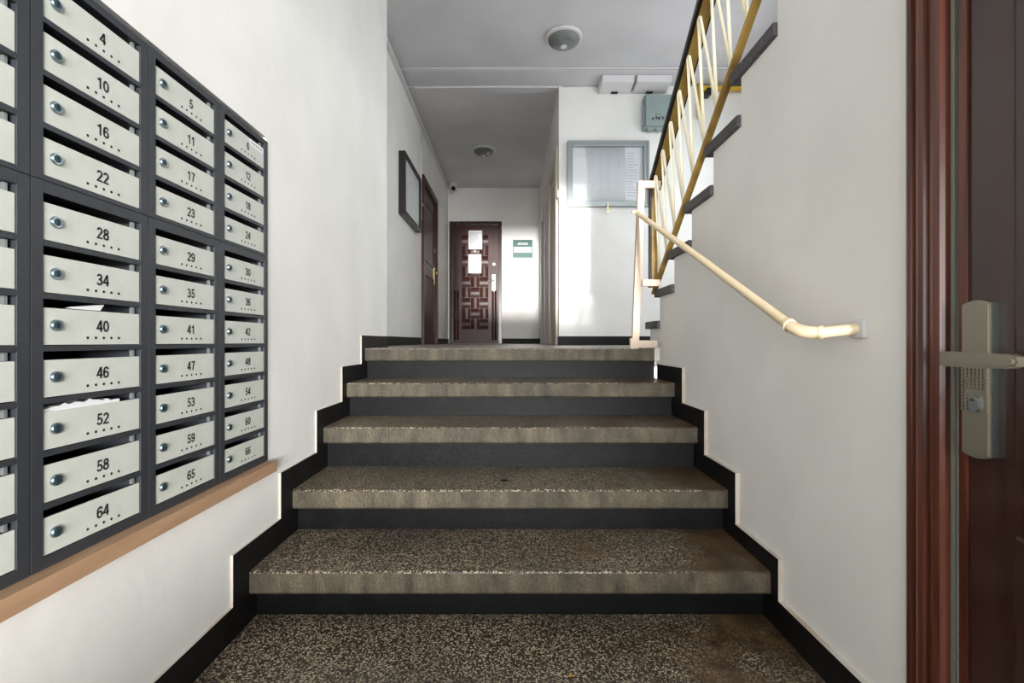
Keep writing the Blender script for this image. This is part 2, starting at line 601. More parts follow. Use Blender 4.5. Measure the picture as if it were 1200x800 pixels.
# entrance wall behind the camera with its glazed opening
bm = new()
EX0, EX1, EZ0, EZ1 = -0.70, 0.79, -0.27, 0.97
box(bm, WL, EX0, -1.7, -1.6, FLOOR, CEIL)
box(bm, EX1, WR, -1.7, -1.6, FLOOR, CEIL)
box(bm, EX0, EX1, -1.7, -1.6, EZ1, CEIL)
struct('wall_entrance', bm, M['wall'], 'white wall around the street entrance')
bm = new(); box(bm, EX0, EX1, -1.68, -1.62, FLOOR, EZ0 - 0.01, bev=0.004)
ed = struct('door_4', bm, M['wood_dark'], 'street door with a brown lower panel')


def skirting_poly(yv, end, z0, ztop):
    """yv: positions of the vertical strips in front of the noses"""
    outer = [(-1.6, FLOOR), (-1.6, z0), (yv[0], z0)]
    for i in range(len(yv)):
        outer.append((yv[i], ztop[i]))
        outer.append((yv[i + 1] if i + 1 < len(yv) else end, ztop[i]))
    return outer


LZ = [-0.618, -0.458, -0.286, -0.120, 0.033]
LY = [1.398, 1.688, 1.998, 2.299, 2.595]
po = skirting_poly(LY, 3.15, -0.768, LZ)
po += [(3.15, LAND - 0.1), (1.9, FLOOR)]
bm = new(); prism(bm, po, 'x', WL, XL, 0, 1)
struct('baseboard_left', bm, [M['skirt_dark'], M['skirt_edge']], 'black stepped skirting along the letter box wall')
RY = [1.443, 1.720, 1.998, 2.260]
RZ = [-0.650, -0.468, -0.287, -0.124]
pr = skirting_poly(RY, 2.652, -0.775, RZ)
pr[0] = (DY1 + 0.078, FLOOR); pr[1] = (DY1 + 0.078, -0.775)
pr += [(2.652, LAND - 0.25), (1.9, FLOOR)]
bm = new(); prism(bm, pr, 'x', XR, WR, 0, 1)
struct('baseboard_right', bm, [M['skirt_dark'], M['skirt_edge']], 'black stepped skirting along the wall under the upper flight')
bm = new(); box(bm, CX, CX + 0.012, 3.15, 5.64, LAND, 0.045)
box(bm, CX, CX + 0.012, 6.9, YF, LAND, 0.045)
struct('baseboard_corridor', bm, M['skirt_dark'], 'black skirting of the corridor under the black-framed case')
bm = new(); box(bm, -0.165, RX, YF - 0.012, YF, LAND, 0.05)
struct('baseboard_far', bm, M['skirt_dark'], 'black skirting of the corridor end wall')
bm = new(); box(bm, RX - 0.012, 2.3, YB - 0.012, YB, LAND, 0.052)
struct('baseboard_front', bm, M['skirt_dark'], 'black skirting under the aluminium display case')

# ------------------------------------------------------------------ lower flight
st = thing('staircase', 'flight of five speckled terrazzo steps with black painted risers', 'stairs', (0, 2.0, 0))
for i in range(5):
    y0 = NOSE_Y[i]
    y1 = (NOSE_Y[i + 1] + 0.045) if i < 4 else NOSE_Y[4] + 0.35
    bm = new()
    prof = [(y0 + 0.006, 0.0), (y0 + 0.002, -0.002), (y0, -0.006), (y0, -0.064), (y0 + 0.004, -0.070), (y1, -0.070), (y1, 0.0)]
    x0, x1 = XL, XR
    if i == 4:
        x1 = 0.780
    A = [bm.verts.new((x0, p[0], p[1] + NOSE_Z[i] + H)) for p in prof]
    B = [bm.verts.new((x1, p[0], p[1] + NOSE_Z[i] + H)) for p in prof]
    bm.faces.new(A); bm.faces.new(B[::-1])
    for k in range(len(prof)):
        f = bm.faces.new((A[k], B[k], B[(k + 1) % len(prof)], A[(k + 1) % len(prof)]))
        f.material_index = 1 if k in (2, 3) else 0
    bmesh.ops.recalc_face_normals(bm, faces=bm.faces)
    obj('tread', bm, [M['terrazzo'] if i < 4 else M['terrazzo_landing'], M['nosing']], st)
    zb = FLOOR if i == 0 else NOSE_Z[i - 1]
    bm = new()
    box(bm, XL, XR, y0 + 0.045, y0 + 0.15, zb, NOSE_Z[i] - 0.0705)
    obj('riser', bm, M['black'], st)
bm = new(); lathe(bm, [(0.0005, 0.0015), (0.013, 0.0015), (0.016, 0.0002)], V(-0.03, 1.90, NOSE_Z[1]), n=14)
o = obj('stain', bm, M['slot'], st); o['label'] = 'dark round spot on the second step'

# ------------------------------------------------------------------ upper flight
us = thing('upper_staircase', 'flight of dark edged steps climbing behind the ochre railing', 'stairs', (1.5, 2.8, H + LAND))
for i in range(9):
    bm = new()
    box(bm, XR, 2.29, UN[i] - (0.2945 if i else 0.244), UN[i], UZ[i] - UT, UZ[i], bev=0.006)
    obj('tread', bm, M['step_end'], us)
    bm = new()
    zb = LAND if i == 0 else UZ[i - 1]
    box(bm, WR + 0.115, 2.29, UN[i] - 0.10, UN[i] - 0.06, zb, UZ[i] - UT)
    obj('riser', bm, M['wall'], us)

# ------------------------------------------------------------------ letter boxes
CW, CWN = 0.2633, 0.2615
DWD, DHT = 0.2185, 0.0655
PITCH, SLOT, RAIL = 0.0914, 0.0150, 0.0109
STL = 0.0215


def frame_mesh(rows, zmar0, zmar1):
    h = zmar0 + rows * PITCH - RAIL + zmar1
    bm = new()
    D = 0.30
    box(bm, -D, 0, 0, STL, 0, h, 0, 0.0012, 0)
    box(bm, -D, 0, CWN - STL, CWN, 0, h, 0, 0.0012, 0)
    box(bm, -D, 0, STL, CWN - STL, 0, zmar0 - 0.001, 0, 0.0006, 0)
    box(bm, -D, 0, STL, CWN - STL, zmar0 + rows * PITCH - RAIL, h, 0, 0.0012, 0)
    for r in range(rows - 1):
        z = zmar0 + (r + 1) * PITCH - RAIL
        box(bm, -D, 0, STL, CWN - STL, z, z + RAIL - 0.001, 0, 0.0008, 0)
    box(bm, -D, -D + 0.01, STL, CWN - STL, 0, h, 1, 0, 0)
    return mesh_of('frame', bm, [M['anthracite'], M['slot']]), h


bm = new()
box(bm, -0.006, -0.0025, 0.0008, DWD - 0.0008, 0.0005, DHT, 0, 0.0009, 0)
box(bm, -0.030, -0.006, 0.003, DWD - 0.003, 0.002, 0.006, 0, 0, 0)
door_me = mesh_of('door', bm, M['box_door'])
bm = new()
box(bm, -0.014, -0.007, 0.0, 0.006, 0.0, SLOT - 0.001, 0, 0.0006, 0)
tab_me = mesh_of('hinge_tab', bm, M['alu'])
bm = new()
lathe(bm, [(0.0102, -0.0025), (0.0102, 0.0012), (0.0090, 0.0030), (0.0072, 0.0030)], (0, 0, 0), 'x', 20, 0)
lathe(bm, [(0.0068, 0.001), (0.0068, 0.0036), (0.0005, 0.0036)], (0, 0, 0), 'x', 18, 1)
box(bm, 0.0034, 0.0039, -0.0010, 0.0010, -0.0042, 0.0042, 2, 0, 0)
lock_me = mesh_of('lock', bm, [M['chrome'], M['lock_core'], M['hole']])
bm = new()
for k in range(5):
    lathe(bm, [(0.0027, -0.0026), (0.0027, -0.0020), (0.0002, -0.0020)], (0, (k - 2) * 0.0182, 0), 'x', 10)
holes_me = mesh_of('vent_holes', bm, M['hole'])
mark_up, _ = frame_mesh(4, 0.0095, 0.0160)
mark_lo, _ = frame_mesh(7, 0.0210, 0.0212)
FRONT = -0.808
Y_END = 1.602
CAB = {}
LABS = (('upper letter box cabinet cut off by the picture edge',
         'upper four-door letter box cabinet whose top door reads four',
         'upper four-door letter box cabinet whose top door reads five',
         'upper four-door letter box cabinet with a white sticker on its top door'),
        ('lower letter box cabinet cut off by the picture edge',
         'lower seven-door letter box cabinet with white mail bulging from a slot',
         'lower seven-door letter box cabinet whose top door reads twenty-nine',
         'lower seven-door letter box cabinet at the end towards the steps'))
for c in range(4):
    yb = Y_END - CW * (4 - c) + 0.0009
    for blk in (0, 1):
        rows = 4 if blk == 0 else 7
        zm = 0.0095 if blk == 0 else 0.0210
        zb = 0.279 if blk == 0 else -0.393
        first, last = (3 + c, 21 + c) if blk == 0 else (27 + c, 63 + c)
        lab = LABS[blk][c]
        root = thing('letter_box_cabinet', lab, 'mailbox', (FRONT, yb, zb + H), 'letter box cabinets on the wall')
        place('frame', mark_up if blk == 0 else mark_lo, root, (0, 0, 0))
        for r in range(rows):
            num = first + 6 * r
            zr = zm + (rows - 1 - r) * PITCH
            d = place('door', door_me, root, (0, STL, zr))
            place('lock', lock_me, d, (0, 0.0235, 0.035))
            place('vent_holes', holes_me, d, (0, 0.126, 0.0135))
            place('hinge_tab', tab_me, d, (0, DWD - 0.014, DHT + 0.0005))
            tm = digits_mesh(str(num), 0.0225, M['print'])
            n = place('number', tm, d, (-0.0022, 0.1235, 0.0365))
            n['label'] = 'black printed number %d' % num
            CAB[num] = d
# printed sticker on the door of number 6
bm = new(); box(bm, -0.0024, -0.0019, 0, 0.080, 0, 0.019, 0, 0, 0)
for k in range(9):
    a = 0.006 + k * 0.0078
    box(bm, -0.0019, -0.0017, a, a + random.uniform(0.003, 0.006), 0.006, 0.013, 1, 0, 0)
s = place('sticker', mesh_of('sticker', bm, [M['paper'], M['grey_print']]), CAB[6], (0, 0.134, 0.046))
s['label'] = 'small white printed sticker'


def crumple(w, d, h, nx, ny, seed):
    rnd = random.Random(seed)
    bm = new()
    g = [[bm.verts.new((-d * j / ny, w * i / nx, h * (0.35 + 0.65 * rnd.random()) * (1 - 0.2 * j / ny) * math.sin(PI * (0.12 + 0.76 * i / nx)) ** 0.5)) for j in range(ny + 1)] for i in range(nx + 1)]
    g2 = [[bm.verts.new((-d * j / ny, w * i / nx, -0.001)) for j in range(ny + 1)] for i in range(nx + 1)]
    for i in range(nx):
        for j in range(ny):
            bm.faces.new((g[i][j], g[i + 1][j], g[i + 1][j + 1], g[i][j + 1])).smooth = True
            bm.faces.new((g2[i][j], g2[i][j + 1], g2[i + 1][j + 1], g2[i + 1][j]))
    for i in range(nx):
        bm.faces.new((g[i][0], g2[i][0], g2[i + 1][0], g[i + 1][0]))
    bmesh.ops.recalc_face_normals(bm, faces=bm.faces)
    return bm


yb1 = Y_END - CW * 3 + 0.0009 + STL
z52 = -0.393 + 0.021 + 2 * PITCH + DHT + H + 0.001
o = place('mail_bundle', mesh_of('mail_bundle', crumple(0.165, 0.16, 0.0135, 16, 8, 3), M['paper']), None, (FRONT - 0.006, yb1 + 0.004, z52))
tag(o, 'crumpled white mail stuffed in the slot above number 52', 'mail')
z40 = -0.393 + 0.021 + 4 * PITCH + DHT + H + 0.001
bm = new()
prof_ = [(0.0, 0.050, 0.0005), (0.0, 0.062, 0.0040), (0.0, 0.131, 0.0128), (0.0, 0.122, 0.0005)]
v1 = [bm.verts.new(Vector(p)) for p in prof_]
v2 = [bm.verts.new(Vector(p) + Vector((-0.004 - 0.6 * p[2], 0, 0))) for p in prof_]
bm.faces.new(v1); bm.faces.new(v2[::-1])
for k in range(4):
    bm.faces.new((v1[k], v2[k], v2[(k + 1) % 4], v1[(k + 1) % 4]))
bmesh.ops.recalc_face_normals(bm, faces=bm.faces)
o = place('letter', mesh_of('letter', bm, M['paper']), None, (FRONT - 0.006, yb1, z40))
tag(o, 'white letter poking out of the slot above number 40', 'mail')

# tan ledge under the boxes
lg = thing('ledge', 'tan wooden ledge board under the letter boxes', 'ledge', (-0.80, 0.9, H - 0.428))
bm = new(); box(bm, WL, -0.777, -0.3, 1.4015, -0.428, -0.394, bev=0.0015)
obj('board', bm, M['batten'], lg)
bm = new(); box(bm, WL, -0.778, 1.403, 1.604, -0.4285, -0.395, bev=0.0015)
obj('board', bm, M['batten'], lg)

# ------------------------------------------------------------------ near door (right)
d1 = struct_root('door_1', 'dark red-brown door with a long nickel lock plate', (0.84, 0.45, 0))
prof = [(0.900, 0.79), (0.900, 0.825)]
# moulded casing: profile in (y, x)
cas = [(0.978, 0.810), (0.978, 0.796), (0.970, 0.792), (0.960, 0.791), (0.957, 0.797), (0.950, 0.797), (0.945, 0.789), (0.936, 0.785), (0.926, 0.787),
       (0.922, 0.794), (0.914, 0.794), (0.910, 0.786), (0.900, 0.782), (0.886, 0.783), (0.882, 0.790), (0.882, 0.830), (0.897, 0.830), (0.897, 0.812)]
bm = new()
A = [bm.verts.new((x, y, FLOOR + H)) for y, x in cas]
B = [bm.verts.new((x, y, 1.40 + H)) for y, x in cas]
bm.faces.new(A); bm.faces.new(B[::-1])
for k in range(len(cas)):
    bm.faces.new((A[k], B[k], B[(k + 1) % len(cas)], A[(k + 1) % len(cas)]))
bmesh.ops.recalc_face_normals(bm, faces=bm.faces)
obj('casing', bm, M['wood_red'], d1)
bm = new()
for v in cas[:]:
    pass
A = [bm.verts.new((x, 0.84 - y, FLOOR + H)) for y, x in cas]
B = [bm.verts.new((x, 0.84 - y, 1.40 + H)) for y, x in cas]
bm.faces.new(A); bm.faces.new(B[::-1])
for k in range(len(cas)):
    bm.faces.new((A[k], B[k], B[(k + 1) % len(cas)], A[(k + 1) % len(cas)]))
bmesh.ops.recalc_face_normals(bm, faces=bm.faces)
obj('casing', bm, M['wood_red'], d1)
bm = new(); box(bm, 0.784, 0.83, -0.04, 0.88, 1.30, 1.40, bev=0.006)
obj('casing', bm, M['wood_red'], d1)
bm = new(); box(bm, 0.797, 0.806, 0.8725, 0.8805, FLOOR, 1.30, bev=0.002)
obj('gasket', bm, M['gasket'], d1)
leaf = new()
box(leaf, 0.800, 0.845, -0.03, 0.862, FLOOR + 0.004, 1.295, bev=0.003)
lf = obj('leaf', leaf, M['wood_dark'], d1)
bm = new(); box(bm, 0.795, 0.800, 0.846, 0.862, FLOOR + 0.004, 1.295, bev=0.002)
obj('edge_strip', bm, M['wood_red'], lf)
for (z0, z1) in ((-0.205, 1.15), (-0.76, -0.305)):
    bm = new()
    y0, y1, w = 0.08, 0.762, 0.028
    box(bm, 0.789, 0.800, y1 - w, y1, z0, z1, bev=0.005)
    box(bm, 0.789, 0.800, y0, y0 + w, z0, z1, bev=0.005)
    box(bm, 0.789, 0.800, y0 + w, y1 - w, z1 - w, z1, bev=0.005)
    box(bm, 0.789, 0.800, y0 + w, y1 - w, z0, z0 + w, bev=0.005)
    box(bm, 0.794, 0.800, y0 + 0.06, y1 - 0.06, z0 + 0.06, z1 - 0.06, bev=0.004)
    obj('panel_moulding', bm, M['wood_dark'], lf)
# lock plate: slightly domed ends
bm = new()
py0, py1, pz0, pz1 = 0.796, 0.847, -0.192, 0.064
N = 9
out = []
for k in range(N):
    t = k / (N - 1)
    out.append((py0 + (py1 - py0) * t, pz0 - 0.006 * math.sin(PI * t)))
for k in range(N):
    t = 1 - k / (N - 1)
    out.append((py0 + (py1 - py0) * t, pz1 + 0.006 * math.sin(PI * t)))
prism(bm, out, 'x', 0.785, 0.800, 0, 1)
bmesh.ops.bevel(bm, geom=[e for e in bm.edges if all(abs(v.co.x - 0.785) < 1e-4 for v in e.verts)], offset=0.003, segments=2, affect='EDGES')
pl = obj('lock_plate', bm, [M['nickel'], M['nickel_dark']], d1)
bm = new()
for a in range(7):
    for b_ in range(12):
        y, z = 0.799 + a * 0.0068, -0.050 - b_ * 0.0062
        if abs(y - 0.817) < 0.012 and -0.125 < z < -0.085:
            continue
        box(bm, 0.7828, 0.7855, y, y + 0.0044, z, z + 0.0042)
o = obj('stud_grid', bm, M['nickel'], pl); o['kind'] = 'stuff'
bm = new()
pts = []
for k in range(24):
    a = 2 * PI * k / 24
    pts.append((0.819 + 0.0085 * math.cos(a), -0.105 + 0.0085 * math.sin(a) + (0.006 if math.sin(a) > 0 else -0.006)))
prism(bm, pts, 'x', 0.780, 0.7855)
o = obj('lock_cylinder', bm, M['chrome'], pl)
bm = new(); lathe(bm, [(0.0055, 0.0), (0.0055, 0.001), (0.0004, 0.001)], V(0.7792, 0.819, -0.099), 'x', 16, 0)
box(bm, 0.7786, 0.7798, 0.8145, 0.8235, -0.1002, -0.0978, 1)
obj('keyway', bm, [M['nickel'], M['hole']], pl)
bm = new()
tube(bm, [V(0.785, 0.800, -0.029), V(0.730, 0.800, -0.029)], 0.009, 14)
hp = [(0.812, -0.019), (0.806, -0.0165), (0.70, -0.0185), (0.690, -0.022), (0.686, -0.029), (0.690, -0.036), (0.70, -0.0395), (0.806, -0.0415), (0.812, -0.039)]
prism(bm, hp, 'x', 0.714, 0.731)
bmesh.ops.bevel(bm, geom=[e for e in bm.edges if all(abs(v.co.x - 0.714) < 1e-4 for v in e.verts)], offset=0.004, segments=2, affect='EDGES')
obj('handle', bm, M['nickel'], d1)

# ------------------------------------------------------------------ railing of the upper flight
rl = thing('stair_railing', 'ochre railing with cream zigzag rods and black handrail', 'railing', (0.79, 2.7, H + 0.26))
SL = 0.1715 / 0.2345


def bar_z(y):
    return 0.2865 + SL * (2.706 - y)


RAIL_UP = 0.545
y_lo, y_hi = 2.735, 0.95


def sloped(bm, x0, x1, ya, yb, dz0, dz1, mi=0, bev=0.0):
    v = []
    for x in (x0, x1):
        for (y, dz) in ((ya, dz0), (yb, dz0), (yb, dz1), (ya, dz1)):
            v.append(bm.verts.new((x, y, bar_z(y) + dz + H)))
    fs = [(0, 1, 2, 3), (7, 6, 5, 4), (0, 4, 5, 1), (1, 5, 6, 2), (2, 6, 7, 3), (3, 7, 4, 0)]
    for f in fs:
        bm.faces.new([v[k] for k in f]).material_index = mi
    bmesh.ops.recalc_face_normals(bm, faces=bm.faces)


bm = new(); sloped(bm, 0.787, 0.815, y_lo, y_hi, 0.001, 0.013)
obj('bottom_rail', bm, M['gold'], rl)
bm = new(); sloped(bm, 0.774, 0.820, 2.70, y_hi, RAIL_UP, RAIL_UP + 0.012)
hr = obj('top_rail', bm, M['gold'], rl)
bm = new(); sloped(bm, 0.760, 0.830, 2.705, y_hi, RAIL_UP + 0.0125, RAIL_UP + 0.045)
obj('handrail', bm, M['pvc'], rl)
bm = new(); box(bm, 0.772, 0.806, 2.676, 2.704, 0.30, bar_z(2.69) + RAIL_UP, bev=0.002)
nw = obj('newel', bm, M['gold'], rl)
bm = new(); box(bm, 0.762, 0.772, 2.672, 2.708, 0.30, bar_z(2.69) + RAIL_UP + 0.01, bev=0.001)
obj('newel_strip', bm, M['pvc'], nw)
yb_ = 2.617
k = 0
while yb_ > 1.08:
    zt = bar_z(yb_) + RAIL_UP - 0.004
    zb = bar_z(yb_) + 0.006
    y2 = yb_ - 0.122
    zb2 = bar_z(y2) + 0.006
    p = [V(0.799, yb_, zb)]
    p.append(V(0.775, yb_ + 0.002, zt - 0.02))
    for a in range(5):
        t = a / 4 * PI
        p.append(V(0.774 + 0.003 * (a / 4), yb_ - 0.006 + 0.008 * math.cos(t), zt - 0.010 + 0.010 * math.sin(t)))
    p.append(V(0.801, y2 + 0.010, zb2 + 0.02))
    p.append(V(0.802, y2 + 0.008, zb2))
    bm = new(); tube(bm, p, 0.0064, 8)
    obj('baluster', bm, M['rod'], rl)
    yb_ -= 0.122

# ------------------------------------------------------------------ cream pipe handrail with its post
hd = thing('pipe_handrail', 'cream painted pipe handrail running down from the landing post', 'handrail', (0.69, 2.64, H + LAND))
bm = new()
YP = 2.630


def slab_between(bm, a, b, w, d, mi=0):
    """rectangular tube from a to b in the plane y = const"""
    a, b = Vector(a), Vector(b)
    t = (b - a).normalized()
    s = Vector((t.z, 0, -t.x))
    q = []
    for p in (a, b):
        for (i, j) in ((-1, -1), (1, -1), (1, 1), (-1, 1)):
            q.append(bm.verts.new(p + s * (w / 2 * i) + Vector((0, d / 2 * j, 0))))
    for f in ((0, 1, 2, 3), (7, 6, 5, 4), (0, 4, 5, 1), (1, 5, 6, 2), (2, 6, 7, 3), (3, 7, 4, 0)):
        bm.faces.new([q[k] for k in f]).material_index = mi
    bmesh.ops.recalc_face_normals(bm, faces=bm.faces)


slab_between(bm, V(0.668, YP, -0.040), V(0.696, YP, 0.70), 0.036, 0.036)
slab_between(bm, V(0.696, YP, 0.69), V(0.702, YP, 0.868), 0.036, 0.036)
bmesh.ops.bevel(bm, geom=list(bm.edges), offset=0.004, segments=2, affect='EDGES')
obj('post', bm, M['cream_pale'], hd)
for (x0, x1, z0, z1) in ((0.684, 0.806, 0.832, 0.870), (0.704, 0.803, 0.300, 0.336), (0.655, 0.788, -0.033, 0.006)):
    bm = new(); box(bm, x0, x1, YP - 0.015, YP + 0.016, z0, z1, bev=0.004)
    obj('arm', bm, M['cream_pale'], hd)
bm = new(); box(bm, 0.640, 0.672, YP - 0.017, YP + 0.012, -0.040, 0.018, bev=0.004)
obj('foot', bm, M['cream_pale'], hd)
bm = new()
p0, p1 = V(0.672, 2.600, 0.690), V(0.703, 1.215, 0.036)
tube(bm, [p0, p0.lerp(p1, 0.5) + Vector((0, 0, 0.004)), p1], 0.0132, 16)
obj('rail', bm, M['cream'], hd)
bm = new(); tube(bm, [V(0.645, 2.597, 0.694), V(0.685, 2.597, 0.692)], 0.010, 12)
obj('bolt', bm, M['cream'], hd)
# elbow
pe = [p1 + (p0 - p1).normalized() * 0.012, p1]
q0, q1, q2 = p1, V(0.706, 1.170, 0.019), V(0.735, 1.150, 0.021)
el = []
for k in range(9):
    t = k / 8
    el.append(q0 * (1 - t) ** 2 + q1 * 2 * t * (1 - t) + q2 * t ** 2)
bm = new(); tube(bm, [pe[0]] + el, 0.0155, 16)
obj('elbow', bm, M['cream'], hd)
for c_, d_ in ((pe[0], (p0 - p1).normalized()), (q2, (q2 - el[-2]).normalized())):
    bm = new(); tube(bm, [c_ - d_ * 0.004, c_ + d_ * 0.004], 0.0175, 16)
    obj('collar', bm, M['cream'], hd)
bm = new(); tube(bm, [q2, V(0.805, 1.123, 0.030)], 0.0132, 16)
obj('end_pipe', bm, M['cream'], hd)
bm = new(); box(bm, 0.798, WR, 1.100, 1.146, 0.008, 0.052, bev=0.004)
obj('wall_plate', bm, M['plastic_white'], hd)


# ------------------------------------------------------------------ ceiling lamps
def lamp_dome(x, y, label):
    t = thing('ceiling_lamp', label, 'lamp', (x, y, CEIL + H), 'round ceiling lamps')
    bm = new(); lathe(bm, [(0.150, 0.0), (0.156, -0.006), (0.152, -0.022), (0.134, -0.026), (0.132, -0.018)], V(x, y, CEIL), n=40)
    obj('rim', bm, M['plastic_white'], t)
    pr_ = []
    for k in range(11):
        a = k / 10 * PI / 2
        pr_.append((0.134 * math.cos(a) + 0.0005, -0.022 - 0.062 * math.sin(a)))
        if k in (3, 5, 7):
            pr_.append((0.134 * math.cos(a) - 0.003, -0.022 - 0.062 * math.sin(a) - 0.001))
    bm = new(); lathe(bm, pr_, V(x, y, CEIL), n=40)
    obj('shade', bm, M['dome'], t)
    bm = new(); lathe(bm, [(0.026, -0.080), (0.026, -0.090), (0.020, -0.094), (0.012, -0.092), (0.010, -0.088)], V(x, y, CEIL), n=24)
    obj('finial', bm, M['plastic_white'], t)


lamp_dome(0.437, 4.08, 'round glass-domed ceiling lamp above the landing')
lamp_dome(-0.377, 6.47, 'round glass-domed ceiling lamp in the corridor')


# ------------------------------------------------------------------ display cases
nb = thing('display_case', 'grey aluminium framed display case on the landing wall', 'notice board', (0.95, YB, 1.337 + H))
x0, x1, z0, z1 = 0.549, 1.358, 1.337, 1.985
bm = new()
F = 0.052
for (a, b_, c_, d_) in ((x0, x0 + F, z0, z1), (x1 - F, x1, z0, z1), (x0 + F, x1 - F, z0, z0 + F), (x0 + F, x1 - F, z1 - F, z1)):
    box(bm, a, b_, YB - 0.045, YB, c_, d_, bev=0.003)
G = 0.020
for (a, b_, c_, d_) in ((x0, x0 + G, z0, z1), (x1 - G, x1, z0, z1), (x0 + G, x1 - G, z0, z0 + G), (x0 + G, x1 - G, z1 - G, z1)):
    box(bm, a, b_, YB - 0.053, YB - 0.044, c_, d_, bev=0.003)
obj('frame', bm, M['alu'], nb)
bm = new(); box(bm, x0 + F, x1 - F, YB - 0.008, YB, z0 + F, z1 - F)
obj('backing', bm, M['board_pale'], nb)
bm = new()
xr = 0.745
while xr < 1.12:
    tube(bm, [V(xr, YB - 0.009, z0 + F), V(xr, YB - 0.009, z1 - F)], 0.0062, 6)
    xr += 0.0155
o = obj('reflection_ribs', bm, M['rib'], nb); o['kind'] = 'stuff'  # ribs added to imitate vertical striped reflections in the case glass
bm = new(); box(bm, x0 + F, x1 - F, YB - 0.034, YB - 0.031, z0 + F, z1 - F)
obj('pane', bm, M['glass'], nb)
bm = new(); box(bm, 0.938, 0.952, YB - 0.062, YB - 0.046, 1.30, 1.365, bev=0.003)
lathe(bm, [(0.012, -0.008), (0.012, 0.008)], V(0.945, YB - 0.054, 1.285), 'y', 12)
obj('padlock', bm, M['brass'], nb)
bm = new(); box(bm, 0.606, 0.744, YB - 0.014, YB - 0.0095, z0 + F + 0.006, 1.83)
for k in range(14):
    z = 1.78 - k * 0.026
    a = 0.622 if k % 5 else 0.64
    if 4 < k < 11:
        box(bm, 0.640, 0.640 + random.uniform(0.03, 0.06), YB - 0.0146, YB - 0.0139, z, z + 0.007, 1)
    else:
        box(bm, a, random.uniform(0.68, 0.732), YB - 0.0146, YB - 0.0139, z, z + 0.006, 1)
o = obj('notice_sheet', bm, [M['paper'], M['rib']])
tag(o, 'white notice sheet behind the glass of the aluminium display case', 'notice')
bm = new(); box(bm, 1.13, 1.29, YB - 0.013, YB - 0.0095, z0 + F + 0.02, 1.90)
for k in range(16):
    z = 1.87 - k * 0.028
    box(bm, 1.145, random.uniform(1.20, 1.275), YB - 0.0136, YB - 0.0129, z, z + 0.005, 1)
o = obj('notice_sheet', bm, [M['board_pale'], M['grey_print']])
tag(o, 'bluish notice sheet beside the reflection ribs in the aluminium display case', 'notice')

bf = thing('display_case', 'black framed display case hanging on the corridor wall', 'notice board', (CX, 4.97, 1.20 + H))
y0, y1, z0, z1 = 4.56, 5.375, 1.205, 1.80
XF = -1.005
bm = new(); F = 0.038
for (a, b_, c_, d_) in ((y0, y0 + F, z0, z1), (y1 - F, y1, z0, z1), (y0 + F, y1 - F, z0, z0 + F), (y0 + F, y1 - F, z1 - F, z1)):
    box(bm, CX, XF, a, b_, c_, d_, bev=0.003)
obj('frame', bm, M['black_frame'], bf)
bm = new(); box(bm, CX, XF - 0.022, y0 + F, y1 - F, z0 + F, z1 - F)
obj('backing', bm, M['board_pale'], bf)
bm = new(); box(bm, XF - 0.012, XF - 0.009, y0 + F, y1 - F, z0 + F, z1 - F)
obj('pane', bm, M['glass'], bf)
bm = new(); box(bm, XF, XF + 0.02, 5.35, 5.378, 1.50, 1.53, bev=0.002)
obj('latch', bm, M['nickel'], bf)

# ------------------------------------------------------------------ side door in the corridor
d2 = struct_root('door_2', 'brown side door in the corridor wall beside the black-framed case', (CX, 6.27, H + LAND))
bm = new()
for (a, b_, c_, d_) in ((5.72, 5.80, LAND, 1.98), (6.74, 6.82, LAND, 1.98), (5.80, 6.74, 1.90, 1.98)):
    box(bm, CX - 0.06, CX + 0.03, a, b_, c_, d_, bev=0.005)
obj('frame', bm, M['wood_end'], d2)
bm = new(); box(bm, CX - 0.05, CX - 0.005, 5.80, 6.74, LAND + 0.004, 1.90)
lf = obj('leaf', bm, M['wood_end'], d2)
bm = new()
for (z0, z1) in ((1.0, 1.75), (0.1, 0.85)):
    for (a, b_, c_, d_) in ((5.92, 5.95, z0, z1), (6.59, 6.62, z0, z1), (5.95, 6.59, z0, z0 + 0.03), (5.95, 6.59, z1 - 0.03, z1)):
        box(bm, CX - 0.005, CX + 0.006, a, b_, c_, d_, bev=0.003)
obj('panel_moulding', bm, M['wood_end'], lf)
bm = new(); box(bm, CX - 0.005, CX + 0.008, 6.62, 6.67, 0.78, 1.02, bev=0.002)
tube(bm, [V(CX, 6.645, 0.93), V(CX + 0.055, 6.645, 0.93), V(CX + 0.055, 6.52, 0.93)], 0.009, 8)
obj('handle', bm, M['brass'], d2)
bm = new(); lathe(bm, [(0.028, -0.006), (0.028, 0.012), (0.004, 0.014)], V(CX, 6.645, 1.25), 'x', 14)
obj('lock', bm, M['brass'], d2)

# ------------------------------------------------------------------ brown door at the end of the corridor
d3 = struct_root('door_3', 'brown door with a woven tile panel at the end of the corridor', (-0.607, YF, H + LAND))
x0, x1, zt = -1.043, -0.171, 2.0
bm = new(); F = 0.055
for (a, b_, c_, d_) in ((x0, x0 + F, LAND, zt), (x1 - F, x1, LAND, zt), (x0 + F, x1 - F, zt - F, zt)):
    box(bm, a, b_, YF - 0.045, YF, c_, d_, bev=0.004)
obj('frame', bm, M['wood_dark'], d3)
bm = new(); box(bm, x0 + F, x1 - F, YF - 0.025, YF, LAND + 0.004, zt - F)
lf = obj('leaf', bm, M['wood_end'], d3)


